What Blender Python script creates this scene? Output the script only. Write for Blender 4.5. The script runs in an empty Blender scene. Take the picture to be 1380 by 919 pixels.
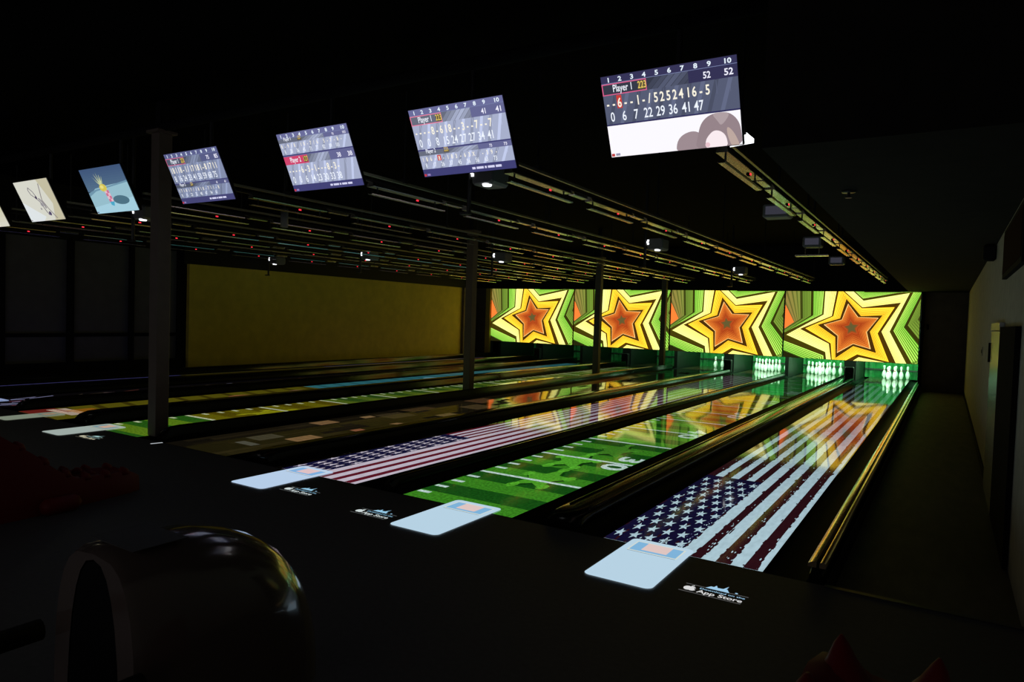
import bpy, math, random
from mathutils import Vector, Matrix
random.seed(7)
SC = bpy.context.scene
C = SC.collection

# ------------------------------------------------------------------ colour / materials
def lin1(c):
    c /= 255.0
    return c / 12.92 if c <= 0.04045 else ((c + 0.055) / 1.055) ** 2.4
def lin(c):
    return (lin1(c[0]), lin1(c[1]), lin1(c[2]), 1.0)

def mat(name, rgb, rough=0.5, metal=0.0, spec=0.5, coat=0.0, noise=0.0, nscale=20.0, bump=0.0, stretch=(1, 1, 1), emit=None, estr=0.0):
    m = bpy.data.materials.new(name); m.use_nodes = True
    nt = m.node_tree; b = nt.nodes['Principled BSDF']
    b.inputs['Base Color'].default_value = (*rgb, 1)
    b.inputs['Roughness'].default_value = rough
    b.inputs['Metallic'].default_value = metal
    b.inputs['Specular IOR Level'].default_value = spec
    b.inputs['Coat Weight'].default_value = coat
    if emit:
        b.inputs['Emission Color'].default_value = (*emit, 1); b.inputs['Emission Strength'].default_value = estr
    if noise or bump:
        tc = nt.nodes.new('ShaderNodeTexCoord'); mp = nt.nodes.new('ShaderNodeMapping')
        mp.inputs['Scale'].default_value = stretch
        nz = nt.nodes.new('ShaderNodeTexNoise'); nz.inputs['Scale'].default_value = nscale; nz.inputs['Detail'].default_value = 4
        nt.links.new(tc.outputs['Object'], mp.inputs['Vector']); nt.links.new(mp.outputs['Vector'], nz.inputs['Vector'])
        if noise:
            cr = nt.nodes.new('ShaderNodeValToRGB')
            cr.color_ramp.elements[0].position = .3; cr.color_ramp.elements[1].position = .7
            cr.color_ramp.elements[0].color = (*[c * (1 - noise) for c in rgb], 1)
            cr.color_ramp.elements[1].color = (*[min(1, c * (1 + noise)) for c in rgb], 1)
            nt.links.new(nz.outputs['Fac'], cr.inputs['Fac']); nt.links.new(cr.outputs['Color'], b.inputs['Base Color'])
        if bump:
            bp = nt.nodes.new('ShaderNodeBump'); bp.inputs['Strength'].default_value = bump; bp.inputs['Distance'].default_value = .02
            nt.links.new(nz.outputs['Fac'], bp.inputs['Height']); nt.links.new(bp.outputs['Normal'], b.inputs['Normal'])
    return m

def art_mat(name, strength=1.0, rough=0.4, spec=0.5, grain=0.0, gscale=60.0, gstretch=(1, 1, 1), wave=0.0, base=0.15, coord='Object'):
    """picture surface: shines in the colours stored on the mesh faces"""
    m = bpy.data.materials.new(name); m.use_nodes = True
    nt = m.node_tree; b = nt.nodes['Principled BSDF']
    at = nt.nodes.new('ShaderNodeAttribute'); at.attribute_name = 'Col'
    col = at.outputs['Color']
    tc = nt.nodes.new('ShaderNodeTexCoord')
    if grain:
        mp = nt.nodes.new('ShaderNodeMapping'); mp.inputs['Scale'].default_value = gstretch
        nz = nt.nodes.new('ShaderNodeTexNoise'); nz.inputs['Scale'].default_value = gscale; nz.inputs['Detail'].default_value = 3
        nt.links.new(tc.outputs[coord], mp.inputs['Vector']); nt.links.new(mp.outputs['Vector'], nz.inputs['Vector'])
        mr = nt.nodes.new('ShaderNodeMapRange')
        mr.inputs['From Min'].default_value = .3; mr.inputs['From Max'].default_value = .7
        mr.inputs['To Min'].default_value = 1 - grain; mr.inputs['To Max'].default_value = 1 + grain
        nt.links.new(nz.outputs['Fac'], mr.inputs['Value'])
        vm = nt.nodes.new('ShaderNodeVectorMath'); vm.operation = 'SCALE'
        nt.links.new(col, vm.inputs[0]); nt.links.new(mr.outputs['Result'], vm.inputs['Scale'])
        col = vm.outputs['Vector']
    nt.links.new(col, b.inputs['Emission Color'])
    b.inputs['Emission Strength'].default_value = strength
    bs = nt.nodes.new('ShaderNodeVectorMath'); bs.operation = 'SCALE'; bs.inputs['Scale'].default_value = base
    nt.links.new(col, bs.inputs[0]); nt.links.new(bs.outputs['Vector'], b.inputs['Base Color'])
    b.inputs['Roughness'].default_value = rough
    b.inputs['Specular IOR Level'].default_value = spec
    if wave:
        add_wave(nt, b, wave)
    return m

def lane_mat(name, strength, grain, gscale, gstretch, wave, base=.12, ior=1.85, rough=.05):
    """projected picture on oiled lane: light from the picture under a clear glossy finish"""
    m = art_mat(name, strength, grain=grain, gscale=gscale, gstretch=gstretch, base=base)
    nt = m.node_tree; b = nt.nodes['Principled BSDF']
    N = nt.nodes.new
    em = N('ShaderNodeEmission'); df = N('ShaderNodeBsdfDiffuse'); ad = N('ShaderNodeAddShader'); gl = N('ShaderNodeBsdfGlossy'); fr = N('ShaderNodeFresnel'); mx = N('ShaderNodeMixShader')
    for l in list(b.inputs['Emission Color'].links): nt.links.new(l.from_socket, em.inputs['Color'])
    for l in list(b.inputs['Base Color'].links): nt.links.new(l.from_socket, df.inputs['Color'])
    em.inputs['Strength'].default_value = strength
    gl.inputs['Roughness'].default_value = rough; fr.inputs['IOR'].default_value = ior
    nt.nodes.remove(b)
    nt.links.new(em.outputs[0], ad.inputs[0]); nt.links.new(df.outputs[0], ad.inputs[1])
    nt.links.new(fr.outputs[0], mx.inputs[0]); nt.links.new(ad.outputs[0], mx.inputs[1]); nt.links.new(gl.outputs[0], mx.inputs[2])
    nt.links.new(mx.outputs[0], nt.nodes['Material Output'].inputs['Surface'])
    add_wave(nt, gl, wave)
    return m

def add_wave(nt, b, wave):
    tc = nt.nodes.new('ShaderNodeTexCoord'); mp = nt.nodes.new('ShaderNodeMapping')
    mp.inputs['Scale'].default_value = (1.6, .55, 1)
    nz = nt.nodes.new('ShaderNodeTexNoise'); nz.inputs['Scale'].default_value = 1.3; nz.inputs['Detail'].default_value = 1.5
    bp = nt.nodes.new('ShaderNodeBump'); bp.inputs['Strength'].default_value = wave; bp.inputs['Distance'].default_value = .02
    nt.links.new(tc.outputs['Object'], mp.inputs['Vector']); nt.links.new(mp.outputs['Vector'], nz.inputs['Vector'])
    nt.links.new(nz.outputs['Fac'], bp.inputs['Height']); nt.links.new(bp.outputs['Normal'], b.inputs['Normal'])

# ------------------------------------------------------------------ object helpers
def thing(name, label, cat, loc=(0, 0, 0), group=None, rz=0.0):
    o = bpy.data.objects.new(name, None); C.objects.link(o)
    o.empty_display_size = .1
    o.location = loc; o.rotation_euler = (0, 0, rz)
    o['label'] = label; o['category'] = cat
    if group: o['group'] = group
    return o
def tag(o, label, cat, group=None):
    o['label'] = label; o['category'] = cat
    if group: o['group'] = group
    return o
def struct(o, label=None, cat=None):
    o['kind'] = 'structure'
    if label: o['label'] = label
    if cat: o['category'] = cat
    return o
def dup(root, loc, label, rz=0.0):
    r = root.copy(); C.objects.link(r); r.location = loc; r.rotation_euler = (0, 0, rz); r['label'] = label
    for ch in list(root.children):
        c = ch.copy(); C.objects.link(c); c.parent = r
        for g in list(ch.children):
            d = g.copy(); C.objects.link(d); d.parent = c
    return r

class MB:
    def __init__(s): s.v = []; s.f = []; s.mi = []; s.cur = 0
    def face(s, pts):
        n = len(s.v); s.v += [tuple(p) for p in pts]; s.f.append(tuple(range(n, n + len(pts)))); s.mi.append(s.cur)
    def box(s, x0, x1, y0, y1, z0, z1, bev=0.0):
        if bev > 0:
            b = bev
            prof = [(x0 + b, z0), (x1 - b, z0), (x1, z0 + b), (x1, z1 - b), (x1 - b, z1), (x0 + b, z1), (x0, z1 - b), (x0, z0 + b)]
            cx = (x0 + x1) / 2; cz = (z0 + z1) / 2
            def ring(y, k): return [(x + (b * k if x < cx else -b * k) , y, z + (b * k if z < cz else -b * k)) for x, z in prof]
            s.loft([ring(y0, .6), ring(y0 + b, 0), ring(y1 - b, 0), ring(y1, .6)])
            return
        n = len(s.v)
        s.v += [(x0, y0, z0), (x1, y0, z0), (x1, y1, z0), (x0, y1, z0), (x0, y0, z1), (x1, y0, z1), (x1, y1, z1), (x0, y1, z1)]
        for q in ((0, 3, 2, 1), (4, 5, 6, 7), (0, 1, 5, 4), (1, 2, 6, 5), (2, 3, 7, 6), (3, 0, 4, 7)):
            s.f.append(tuple(n + i for i in q)); s.mi.append(s.cur)
    def loft(s, rings, cap=True, closed=True):
        n = len(s.v); k = len(rings[0])
        for r in rings: s.v += [tuple(p) for p in r]
        for i in range(len(rings) - 1):
            for j in range(k if closed else k - 1):
                a = n + i * k + j; b = n + i * k + (j + 1) % k
                s.f.append((a, b, b + k, a + k)); s.mi.append(s.cur)
        if cap and closed:
            s.f.append(tuple(n + j for j in reversed(range(k)))); s.mi.append(s.cur)
            m = n + (len(rings) - 1) * k
            s.f.append(tuple(m + j for j in range(k))); s.mi.append(s.cur)
    def tube(s, a, b, r, r2=None, seg=10):
        a = Vector(a); b = Vector(b); d = (b - a).normalized()
        t = Vector((0, 0, 1)) if abs(d.z) < .9 else Vector((1, 0, 0))
        u = d.cross(t).normalized(); w = d.cross(u).normalized()
        r2 = r if r2 is None else r2
        s.loft([[p + (u * math.cos(q) + w * math.sin(q)) * rr for q in [2 * math.pi * i / seg for i in range(seg)]] for p, rr in ((a, r), (b, r2))])
    def lathe(s, prof, c=(0, 0, 0), seg=16):
        s.loft([[(c[0] + r * math.cos(2 * math.pi * i / seg), c[1] + r * math.sin(2 * math.pi * i / seg), c[2] + z) for i in range(seg)] for z, r in prof])
    def build(s, name, m, parent=None, smooth=False, loc=None):
        me = bpy.data.meshes.new(name); me.from_pydata(s.v, [], s.f)
        for mm in (m if isinstance(m, (list, tuple)) else [m]): me.materials.append(mm)
        for p, i in zip(me.polygons, s.mi):
            p.material_index = i; p.use_smooth = smooth
        me.update()
        o = bpy.data.objects.new(name, me); C.objects.link(o)
        if parent: o.parent = parent
        if loc: o.location = loc
        return o
def fix_normals(o):
    import bmesh
    bm = bmesh.new(); bm.from_mesh(o.data)
    bmesh.ops.remove_doubles(bm, verts=bm.verts, dist=1e-5)
    bmesh.ops.recalc_face_normals(bm, faces=bm.faces); bm.to_mesh(o.data); bm.free(); return o
def smooth_by_angle(o, deg=40):
    m = o.modifiers.new('edge_split', 'EDGE_SPLIT'); m.split_angle = math.radians(deg); return o
def boxobj(name, x0, x1, y0, y1, z0, z1, m, parent=None, bev=0.0):
    b = MB(); b.box(x0, x1, y0, y1, z0, z1, bev)
    return b.build(name, m, parent)

# ------------------------------------------------------------------ flat picture builder
def clip(poly, x0, x1, y0, y1):
    def cut(pts, f, inter):
        out = []
        for i in range(len(pts)):
            a, b = pts[i - 1], pts[i]
            fa, fb = f(a), f(b)
            if fb >= 0:
                if fa < 0: out.append(inter(a, b, fa, fb))
                out.append(b)
            elif fa >= 0: out.append(inter(a, b, fa, fb))
        return out
    def it(a, b, fa, fb):
        t = fa / (fa - fb); return (a[0] + (b[0] - a[0]) * t, a[1] + (b[1] - a[1]) * t)
    for f in (lambda p: p[0] - x0, lambda p: x1 - p[0], lambda p: p[1] - y0, lambda p: y1 - p[1]):
        if not poly: return poly
        poly = cut(poly, f, it)
    return poly

class Art:
    def __init__(s, rect=None): s.p = []; s.rect = rect
    def poly(s, pts, col, layer=0):
        if s.rect: pts = clip(list(pts), *s.rect)
        if len(pts) >= 3: s.p.append((pts, lin(col), layer))
    def box(s, x0, x1, y0, y1, col, layer=0): s.poly([(x0, y0), (x1, y0), (x1, y1), (x0, y1)], col, layer)
    def ell(s, cx, cy, rx, ry, col, layer=0, rot=0.0, n=20):
        ca, sa = math.cos(rot), math.sin(rot)
        s.poly([(cx + rx * math.cos(2 * math.pi * i / n) * ca - ry * math.sin(2 * math.pi * i / n) * sa,
                 cy + rx * math.cos(2 * math.pi * i / n) * sa + ry * math.sin(2 * math.pi * i / n) * ca) for i in range(n)], col, layer)
    def star(s, cx, cy, rx, ry, col, layer=0, rot=0.0, inner=.4):
        pts = []
        for i in range(10):
            r = 1 if i % 2 == 0 else inner
            q = rot + math.pi * i / 5
            pts.append((cx + rx * r * math.cos(q), cy + ry * r * math.sin(q)))
        for i in range(0, 10, 2):       # five kites, all convex
            s.poly([(cx, cy), pts[i - 1], pts[i], pts[(i + 1) % 10]], col, layer)
    def text(s, txt, x, y, h, col, layer=0, fx=(1, 0), fy=(0, 1), align='L', bold=0.0, sx=1.0):
        tris, w = glyphs(txt, bold)
        off = 0 if align == 'L' else (-w / 2 if align == 'C' else -w)
        for t in tris:
            s.poly([(x + ((a + off) * sx * fx[0] + b * fy[0]) * h, y + ((a + off) * sx * fx[1] + b * fy[1]) * h) for a, b in t], col, layer)
    def build(s, name, mp, m, parent=None, flip=False):
        v = []; f = []; cols = []
        for pts, c, l in s.p:
            n = len(v); v += [tuple(mp(a, b, l)) for a, b in pts]
            ids = tuple(range(n, n + len(pts)))
            f.append(ids[::-1] if flip else ids); cols += [c] * len(pts)
        me = bpy.data.meshes.new(name); me.from_pydata(v, [], f)
        ca = me.color_attributes.new('Col', 'FLOAT_COLOR', 'CORNER')
        flat = [x for c in cols for x in c]
        ca.data.foreach_set('color', flat)
        me.materials.append(m); me.update()
        o = bpy.data.objects.new(name, me); C.objects.link(o)
        if parent: o.parent = parent
        return o

_gl = {}
def glyphs(txt, bold=0.0):
    k = (txt, bold)
    if k in _gl: return _gl[k]
    cu = bpy.data.curves.new('t', 'FONT'); cu.body = txt; cu.resolution_u = 3; cu.offset = bold
    ob = bpy.data.objects.new('t', cu); C.objects.link(ob)
    dg = bpy.context.evaluated_depsgraph_get(); dg.update()
    me = bpy.data.meshes.new_from_object(ob.evaluated_get(dg))
    me.calc_loop_triangles()
    vs = [v.co for v in me.vertices]
    sc = 1 / .69
    tr = [[(vs[i].x * sc, vs[i].y * sc) for i in t.vertices] for t in me.loop_triangles]
    w = max([p[0] for t in tr for p in t] or [0])
    bpy.data.objects.remove(ob); bpy.data.curves.remove(cu); bpy.data.meshes.remove(me)
    _gl[k] = (tr, w); return _gl[k]

# ------------------------------------------------------------------ dimensions (metres)
W = 1.0541; GIN = .7405; GOUT = .5295; GUT = .235
PAIR = 2 * W + GIN + GOUT
XR = []                                   # right edge of each lane, counted from the right wall
x = 0.0
for i in range(8):
    XR.append(x); x -= W + (GIN if i % 2 == 0 else GOUT)
XL = [r - W for r in XR]; XC = [r - W / 2 for r in XR]
YM = 16.67; ZB = .56; ZT = 2.458; X0M = .258
LEND = 19.25
LANE = ['grungy navy starred flag lane beside the right aisle', 'bright green football field lane', 'crisp red striped flag lane',
        'dark brown plank lane with paper notes', 'yellow-green football lane behind the near column', 'olive lane with a cyan far half',
        'dark scribbled lane', 'blue-edged lane by the left wall']
SHORT = ['grungy flag lane', 'bright green football lane', 'crisp striped flag lane', 'dark plank lane', 'yellow-green football lane',
         'olive and cyan lane', 'dark scribbled lane', 'blue-edged far left lane']

# ------------------------------------------------------------------ materials
M = {}
M['approach'] = mat('approach_carbon', (.075, .071, .068), .6, noise=.12, nscale=30, spec=.3)
M['aisle'] = mat('aisle_floor', (.10, .085, .06), .6, noise=.25, nscale=12, stretch=(1, .25, 1))
M['ceiling'] = mat('black_ceiling', (.003, .003, .003), .95, spec=.02)
M['soffit'] = mat('dark_soffit', (.02, .019, .016), .9, noise=.15, nscale=6, spec=.08)
M['wall_right'] = mat('grey_plaster', (.42, .40, .33), .8, noise=.12, nscale=8)
M['wall_left'] = mat('cream_paint', (.78, .63, .07), .8, noise=.08, nscale=4)
M['wall_panel'] = mat('grey_panel', (.12, .12, .115), .8, noise=.1, nscale=4)
M['wall_back'] = mat('dark_brown_wall', (.16, .13, .09), .75, noise=.15, nscale=5)
M['black'] = mat('black_paint', (.006, .006, .006), .6, spec=.25)
M['dark_trim'] = mat('dark_trim', (.012, .012, .012), .85, spec=.06)
M['wood'] = mat('lane_bed_wood', (.055, .035, .018), .05, spec=.55)
add_wave(M['wood'].node_tree, M['wood'].node_tree.nodes['Principled BSDF'], .07)
M['gutter'] = mat('gutter_plastic', (.005, .005, .006), .6, spec=.08)
M['cap'] = mat('cap_plastic', (.008, .007, .006), .13, spec=.5, bump=.05, nscale=2.2, stretch=(2, .4, 1))
M['rail_gold'] = mat('outer_cap_rail', (.85, .62, .38), .13, metal=.95, bump=.06, nscale=2, stretch=(2, .6, 1))
M['column'] = mat('column_paint', (.15, .118, .092), .55, noise=.08, nscale=8)
M['alu'] = mat('rail_aluminium', (.62, .60, .52), .38, metal=.9, bump=.05, nscale=6)
M['rail'] = mat('dark_rail', (.05, .05, .05), .35, metal=.6)
M['tray'] = mat('tray_gloss', (.75, .73, .62), .24, metal=.95, bump=.04, nscale=3)
M['led'] = mat('red_led', (.3, 0, 0), .4, emit=(1, .03, .05), estr=1.4)
M['tv'] = mat('tv_casing', (.008, .008, .009), .35)
M['proj'] = mat('projector_grey', (.20, .20, .205), .5)
M['glow'] = mat('white_glow', (.8, .8, .8), .4, emit=(.95, .97, 1), estr=1.6)
M['glass'] = mat('dim_glass', (.02, .02, .03), .15, emit=(.10, .10, .14), estr=.35)
M['pin'] = mat('pin_white', (.86, .86, .84), .25, coat=.4, emit=(.55, 1, .7), estr=.12)  # faint green glow puts the pin deck light into the pins
M['pin_red'] = mat('pin_red_band', (.5, .06, .05), .3)
M['curtain'] = mat('green_pit_curtain', (.012, .15, .045), .6, noise=.35, nscale=4, stretch=(1, 1, 3))
M['pitblack'] = mat('pit_black', (.01, .014, .011), .5)
M['hood'] = mat('hood_gloss', (.11, .082, .068), .16, coat=.6, spec=.6)
M['pad'] = mat('hood_pad', (.05, .042, .038), .55, spec=.3)
M['hoodblack'] = mat('hood_opening_black', (.003, .003, .003), .8, spec=.1)
M['rack'] = mat('rack_rubber', (.005, .005, .005), .8, spec=.1)
M['dragon'] = mat('red_plastic', (.16, .006, .006), .55, spec=.25)
M['door_white'] = mat('gloss_white_door', (.55, .54, .50), .18, coat=.5)
M['door_dark'] = mat('dark_door', (.012, .011, .011), .95, spec=.02)
M['frame_red'] = mat('dark_red_picture', (.03, .012, .010), .95, spec=.02)
M['light_stroke'] = mat('white_light_stroke', (.8, .8, .8), .5, emit=(.8, .85, .9), estr=.6)  # glowing stroke stands in for light thrown on the floor

A_SCREEN = art_mat('screen_picture', 1.0, .3, .3, base=.05)
A_MASK = art_mat('masking_picture', 1.55, .6, .15, base=.1)
A_LANE = lane_mat('lane_picture', 1.05, .10, 30, (1, .3, 1), .08)
A_GRASS = lane_mat('lane_picture_grass', 1.05, .42, 45, (1, .8, 1), .08)
A_FLOOR = art_mat('floor_projection', .95, .5, .3, base=.05)

# ------------------------------------------------------------------ room shell
struct(boxobj('floor', -14.2, 1.29, -7, 0, -.2, 0, M['approach']), 'dark grey bowling approach floor in front of the lanes', 'floor')
struct(boxobj('floor', .335, 1.29, 0.012, 17.4, -.33, -.13, M['aisle']), 'dim brown service aisle floor beside the right-hand lane', 'floor')
struct(boxobj('floor', -14.2, .335, 0.012, 20.6, -.33, -.13, M['black']), 'black sub-floor under the lanes and gutters', 'floor')
struct(boxobj('ceiling', -14.2, -.05, -7, 20.6, 3.75, 3.85, M['ceiling']), 'open black ceiling high above the lanes', 'ceiling')
sb = MB(); sb.box(-.05, 1.29, -.32, 17.4, ZT, 3.85)
struct(sb.build('ceiling', M['soffit']), 'lower dark soffit over the right-hand aisle', 'ceiling')
struct(boxobj('ceiling', -.05, 1.29, -7, -.325, 3.75, 3.85, M['ceiling']), 'open black ceiling above the approach at the right', 'ceiling')
struct(boxobj('wall_right', 1.285, 1.45, -7, 17.4, -.33, 3.85, M['wall_right']), 'rough grey wall along the right-hand aisle', 'wall')
struct(boxobj('wall_back', .27, 1.285, 16.9, 17.0, -.13, ZT, M['wall_back']), 'dark brown end wall of the right-hand aisle', 'wall')
struct(boxobj('wall_back', -14.2, .30, YM - .02, YM + .1, ZT + .005, 3.75, M['black']), 'black band of wall above the star panels', 'wall')
struct(boxobj('wall_back', -14.2, .35, 20.45, 20.6, -.13, 3.75, M['black']), 'black wall behind the pin machines', 'wall')
struct(boxobj('wall_left', -13.75, -13.6, 5.03, 15.35, -.13, 2.42, M['wall_left']), 'plain yellow-lit wall along the left side', 'wall')
struct(boxobj('wall_left', -13.78, -13.6, 4.9, 15.5, 2.42, 3.75, M['black']), 'black band above the yellow-lit left wall', 'wall')
struct(boxobj('wall_left', -14.2, -13.76, -7, 5.03, -.13, 2.69, M['wall_panel']), 'dark grey panelled wall at the near left', 'wall')
struct(boxobj('wall_left', -14.2, -13.76, -7, 4.9, 2.69, 3.75, M['black']), 'black band above the grey panels at the near left', 'wall')
struct(boxobj('wall_back', -14.2, -13.42, YM, YM + .1, -.13, ZT, M['wall_back']), 'dim beige end wall left of the star panels', 'wall')
struct(boxobj('wall_left', -14.3, -14.2, 5.0, 20.6, -.13, 3.85, M['black']), 'black outer wall behind the yellow-lit partition', 'wall')
struct(boxobj('wall_left', -13.9, -13.6, YM + .1, 20.45, -.13, 3.75, M['black']), 'black side wall of the leftmost pin pit', 'wall')
struct(boxobj('wall_right', .335, .40, 17.0, 20.6, -.13, 3.75, M['black']), 'black side wall of the rightmost pin pit', 'wall')
for k, (y, wd) in enumerate([(-1.1, .12), (.15, .12), (1.42, .12), (2.6, .12), (3.8, .1), (4.93, .22)]):
    struct(boxobj('trim_%d' % (k + 1), -13.76, -13.70, y - wd / 2, y + wd / 2, -.13, 2.69, M['dark_trim']), 'dark upright batten on the grey panelled wall', 'trim')
struct(boxobj('trim_7', -13.76, -13.715, -7, 4.85, .80, .87, M['dark_trim']), 'dark horizontal rail across the grey panelled wall', 'trim')
struct(boxobj('baseboard_left', -13.76, -13.62, -7, 4.9, -.13, .30, M['dark_trim']), 'dark ledge at the foot of the grey panelled wall', 'baseboard')
struct(boxobj('baseboard_left', -13.6, -13.57, 5.03, 15.35, -.13, .06, M['dark_trim']), 'dark skirting at the foot of the yellow-lit wall', 'baseboard')
struct(boxobj('trim_8', -13.45, -13.253, YM - .05, YM + .05, -.13, ZT, M['wall_left']), 'pale upright post at the left end of the star panels', 'trim')
struct(boxobj('trim_9', .262, .335, YM - .02, 16.95, -.13, ZT, M['dark_trim']), 'dark upright edge at the right end of the star panels', 'trim')
struct(boxobj('trim_10', -13.64, -13.5, 15.35, 15.5, -.13, 2.42, M['wall_back']), 'brown corner post at the far end of the yellow-lit wall', 'trim')
struct(boxobj('trim_11', .335, 1.285, -.03, .012, -.002, .006, M['rail']), 'thin metal edge strip between approach and aisle', 'trim')
struct(boxobj('trim_12', .335, .345, .012, 17.0, -.13, -.0, M['black']), 'black side board of the right-hand lane', 'trim')
struct(boxobj('baseboard_right', 1.268, 1.285, 4.5, 16.9, -.13, -.05, M['dark_trim']), 'dark skirting along the right-hand wall', 'baseboard')

# ------------------------------------------------------------------ lanes
def flag_art(u0, u1, can, clen, wid, stripes, navy, red, white, L, star, grunge):
    """u0..u1 width of the picture on the lane, canton in the near left corner"""
    a = Art((u0, u1, 0.012, L))
    a.box(u0, u1, 0, L, white, 0)
    # stripes from the canton edge to the right side: list of (width fraction, is_red)
    rights = []
    xx = can
    for wf, isred in stripes:
        x2 = xx + wf
        if isred: a.box(xx, x2, 0, L, red, 1); rights.append((xx, x2))
        xx = x2
    # stripes beyond the canton
    n = 7; sw = (can - u0) / n
    for i in range(0, n, 2): a.box(u0 + i * sw, u0 + (i + 1) * sw, clen, L, red, 1); rights.append((u0 + i * sw, u0 + (i + 1) * sw))
    a.box(u0, can, 0, clen, navy, 1)
    for r in range(9):
        cols = 6 if r % 2 == 0 else 5
        for c in range(cols):
            uu = u0 + (r + .75) / 9.5 * (can - u0)
            yy = clen * (c + (.5 if r % 2 == 0 else 1.0)) / 6.0
            a.star(uu, yy, star[0], star[1], white, 2, rot=math.pi)
    if grunge:
        for x0, x2 in rights:
            for _ in range(70):
                yy = random.uniform(0, 1) ** 1.7 * 12
                e = random.choice((x0, x2, x2, x2)); ww = random.uniform(.003, .011); hh = random.uniform(.01, .07)
                a.ell(e + random.gauss(0, .004), yy, ww, hh, red, 2, n=7)
                if random.random() < .45:
                    a.ell(random.uniform(x0 + .5 * (x2 - x0), x2 - .004), yy + .1, random.uniform(.002, .006), random.uniform(.006, .03), white, 3, n=6)
        for _ in range(110):
            yy = random.uniform(0, clen); uu = can - abs(random.gauss(0, .035))
            a.ell(uu, yy, .004, .014, random.choice((white, navy, (90, 90, 130))), 3, n=6)
        for _ in range(60):
            a.ell(u0 + abs(random.gauss(0, .02)), random.uniform(0, clen), .005, .03, navy, 3, n=6)
            a.ell(random.uniform(u0, u1), random.uniform(clen, 12), .004, .03, red, 3, n=6)
    return a

def football_art(l1, tint, L=16.0):
    light, dark, line = tint['light'], tint['dark'], tint['line']
    a = Art((0, W, 0.012, L))
    a.box(0, W, 0, L, dark(0), 0)
    pitch = 1.18; b = pitch / 4
    k = -4
    while l1 + k * b < L:
        y0 = l1 + k * b
        yc = y0 + b / 2
        a.box(0, W, y0, y0 + b, (light if k % 2 == 0 else dark)(yc), 1)
        k += 1
    n = 0; num = 20
    while l1 + n * pitch < L - .2:
        y = l1 + n * pitch
        a.box(0, W, y - .028, y + .028, line, 3)
        for j in range(1, 5):
            yt = y - pitch + j * pitch / 5
            a.box(.012, .135, yt - .028, yt + .028, line, 3)
        if n % 2 == 1:
            s = str(10 * (3 + (n - 1) // 2)) if n < 7 else str(10 * max(1, 5 - (n - 7) // 2 - 1))
            a.text(s[0], .82, y + .40, .24, line, 4, fx=(0, -1), fy=(1, 0), bold=.03, sx=1.75)
            a.text(s[1], .82, y - .035, .24, line, 4, fx=(0, -1), fy=(1, 0), bold=.03, sx=1.75)
        n += 1
    return a

def splash(a, cu, cy, col, dk):
    a.star(cu + .03, cy - .02, .27, .50, dk, 2, rot=.4, inner=.5)
    a.star(cu, cy, .25, .46, col, 2.5, rot=.35, inner=.48)
    for i in range(5):
        q = i * 1.3 + .3
        a.ell(cu + .22 * math.cos(q), cy + .42 * math.sin(q), .05, .10, col, 2.5, n=8)

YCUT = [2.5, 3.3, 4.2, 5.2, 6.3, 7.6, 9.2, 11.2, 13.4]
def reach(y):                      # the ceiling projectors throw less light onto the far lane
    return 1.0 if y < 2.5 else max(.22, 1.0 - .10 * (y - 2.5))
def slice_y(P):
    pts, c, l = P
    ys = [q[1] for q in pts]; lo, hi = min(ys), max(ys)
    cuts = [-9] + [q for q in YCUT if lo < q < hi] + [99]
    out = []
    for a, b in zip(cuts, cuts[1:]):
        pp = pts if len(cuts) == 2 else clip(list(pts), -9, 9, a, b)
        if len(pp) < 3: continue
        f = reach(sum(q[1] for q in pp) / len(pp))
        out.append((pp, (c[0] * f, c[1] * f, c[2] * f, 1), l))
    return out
arts = []
# lane 1: grungy flag
arts.append((flag_art(0, W - .01, .515, 2.44, W, [(.092, 0), (.062, 1), (.09, 0), (.076, 1), (.092, 0), (.074, 1), (.05, 0)],
             (20, 17, 50), (46, 17, 24), (186, 216, 228), 15.6, (.040, .098), True), A_LANE))
# lane 2: bright football field
g2 = dict(light=lambda y: (62, 140, 34), dark=lambda y: (24, 84, 22), line=(205, 232, 225))
a2 = football_art(1.14, g2)
splash(a2, .48, 2.15, (88, 178, 48), (14, 58, 12)); splash(a2, .62, 1.25, (84, 170, 44), (18, 70, 16)); splash(a2, .6, 2.95, (70, 140, 40), (22, 60, 16))
arts.append((a2, A_GRASS))
# lane 3: crisp flag
arts.append((flag_art(.10, W - .012, .49, 2.5, W, [(.092, 0), (.072, 1), (.092, 0), (.072, 1), (.092, 0), (.075, 1), (.05, 0)],
             (22, 22, 62), (104, 26, 44), (216, 206, 222), 15.6, (.034, .10), False), A_LANE))
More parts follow.
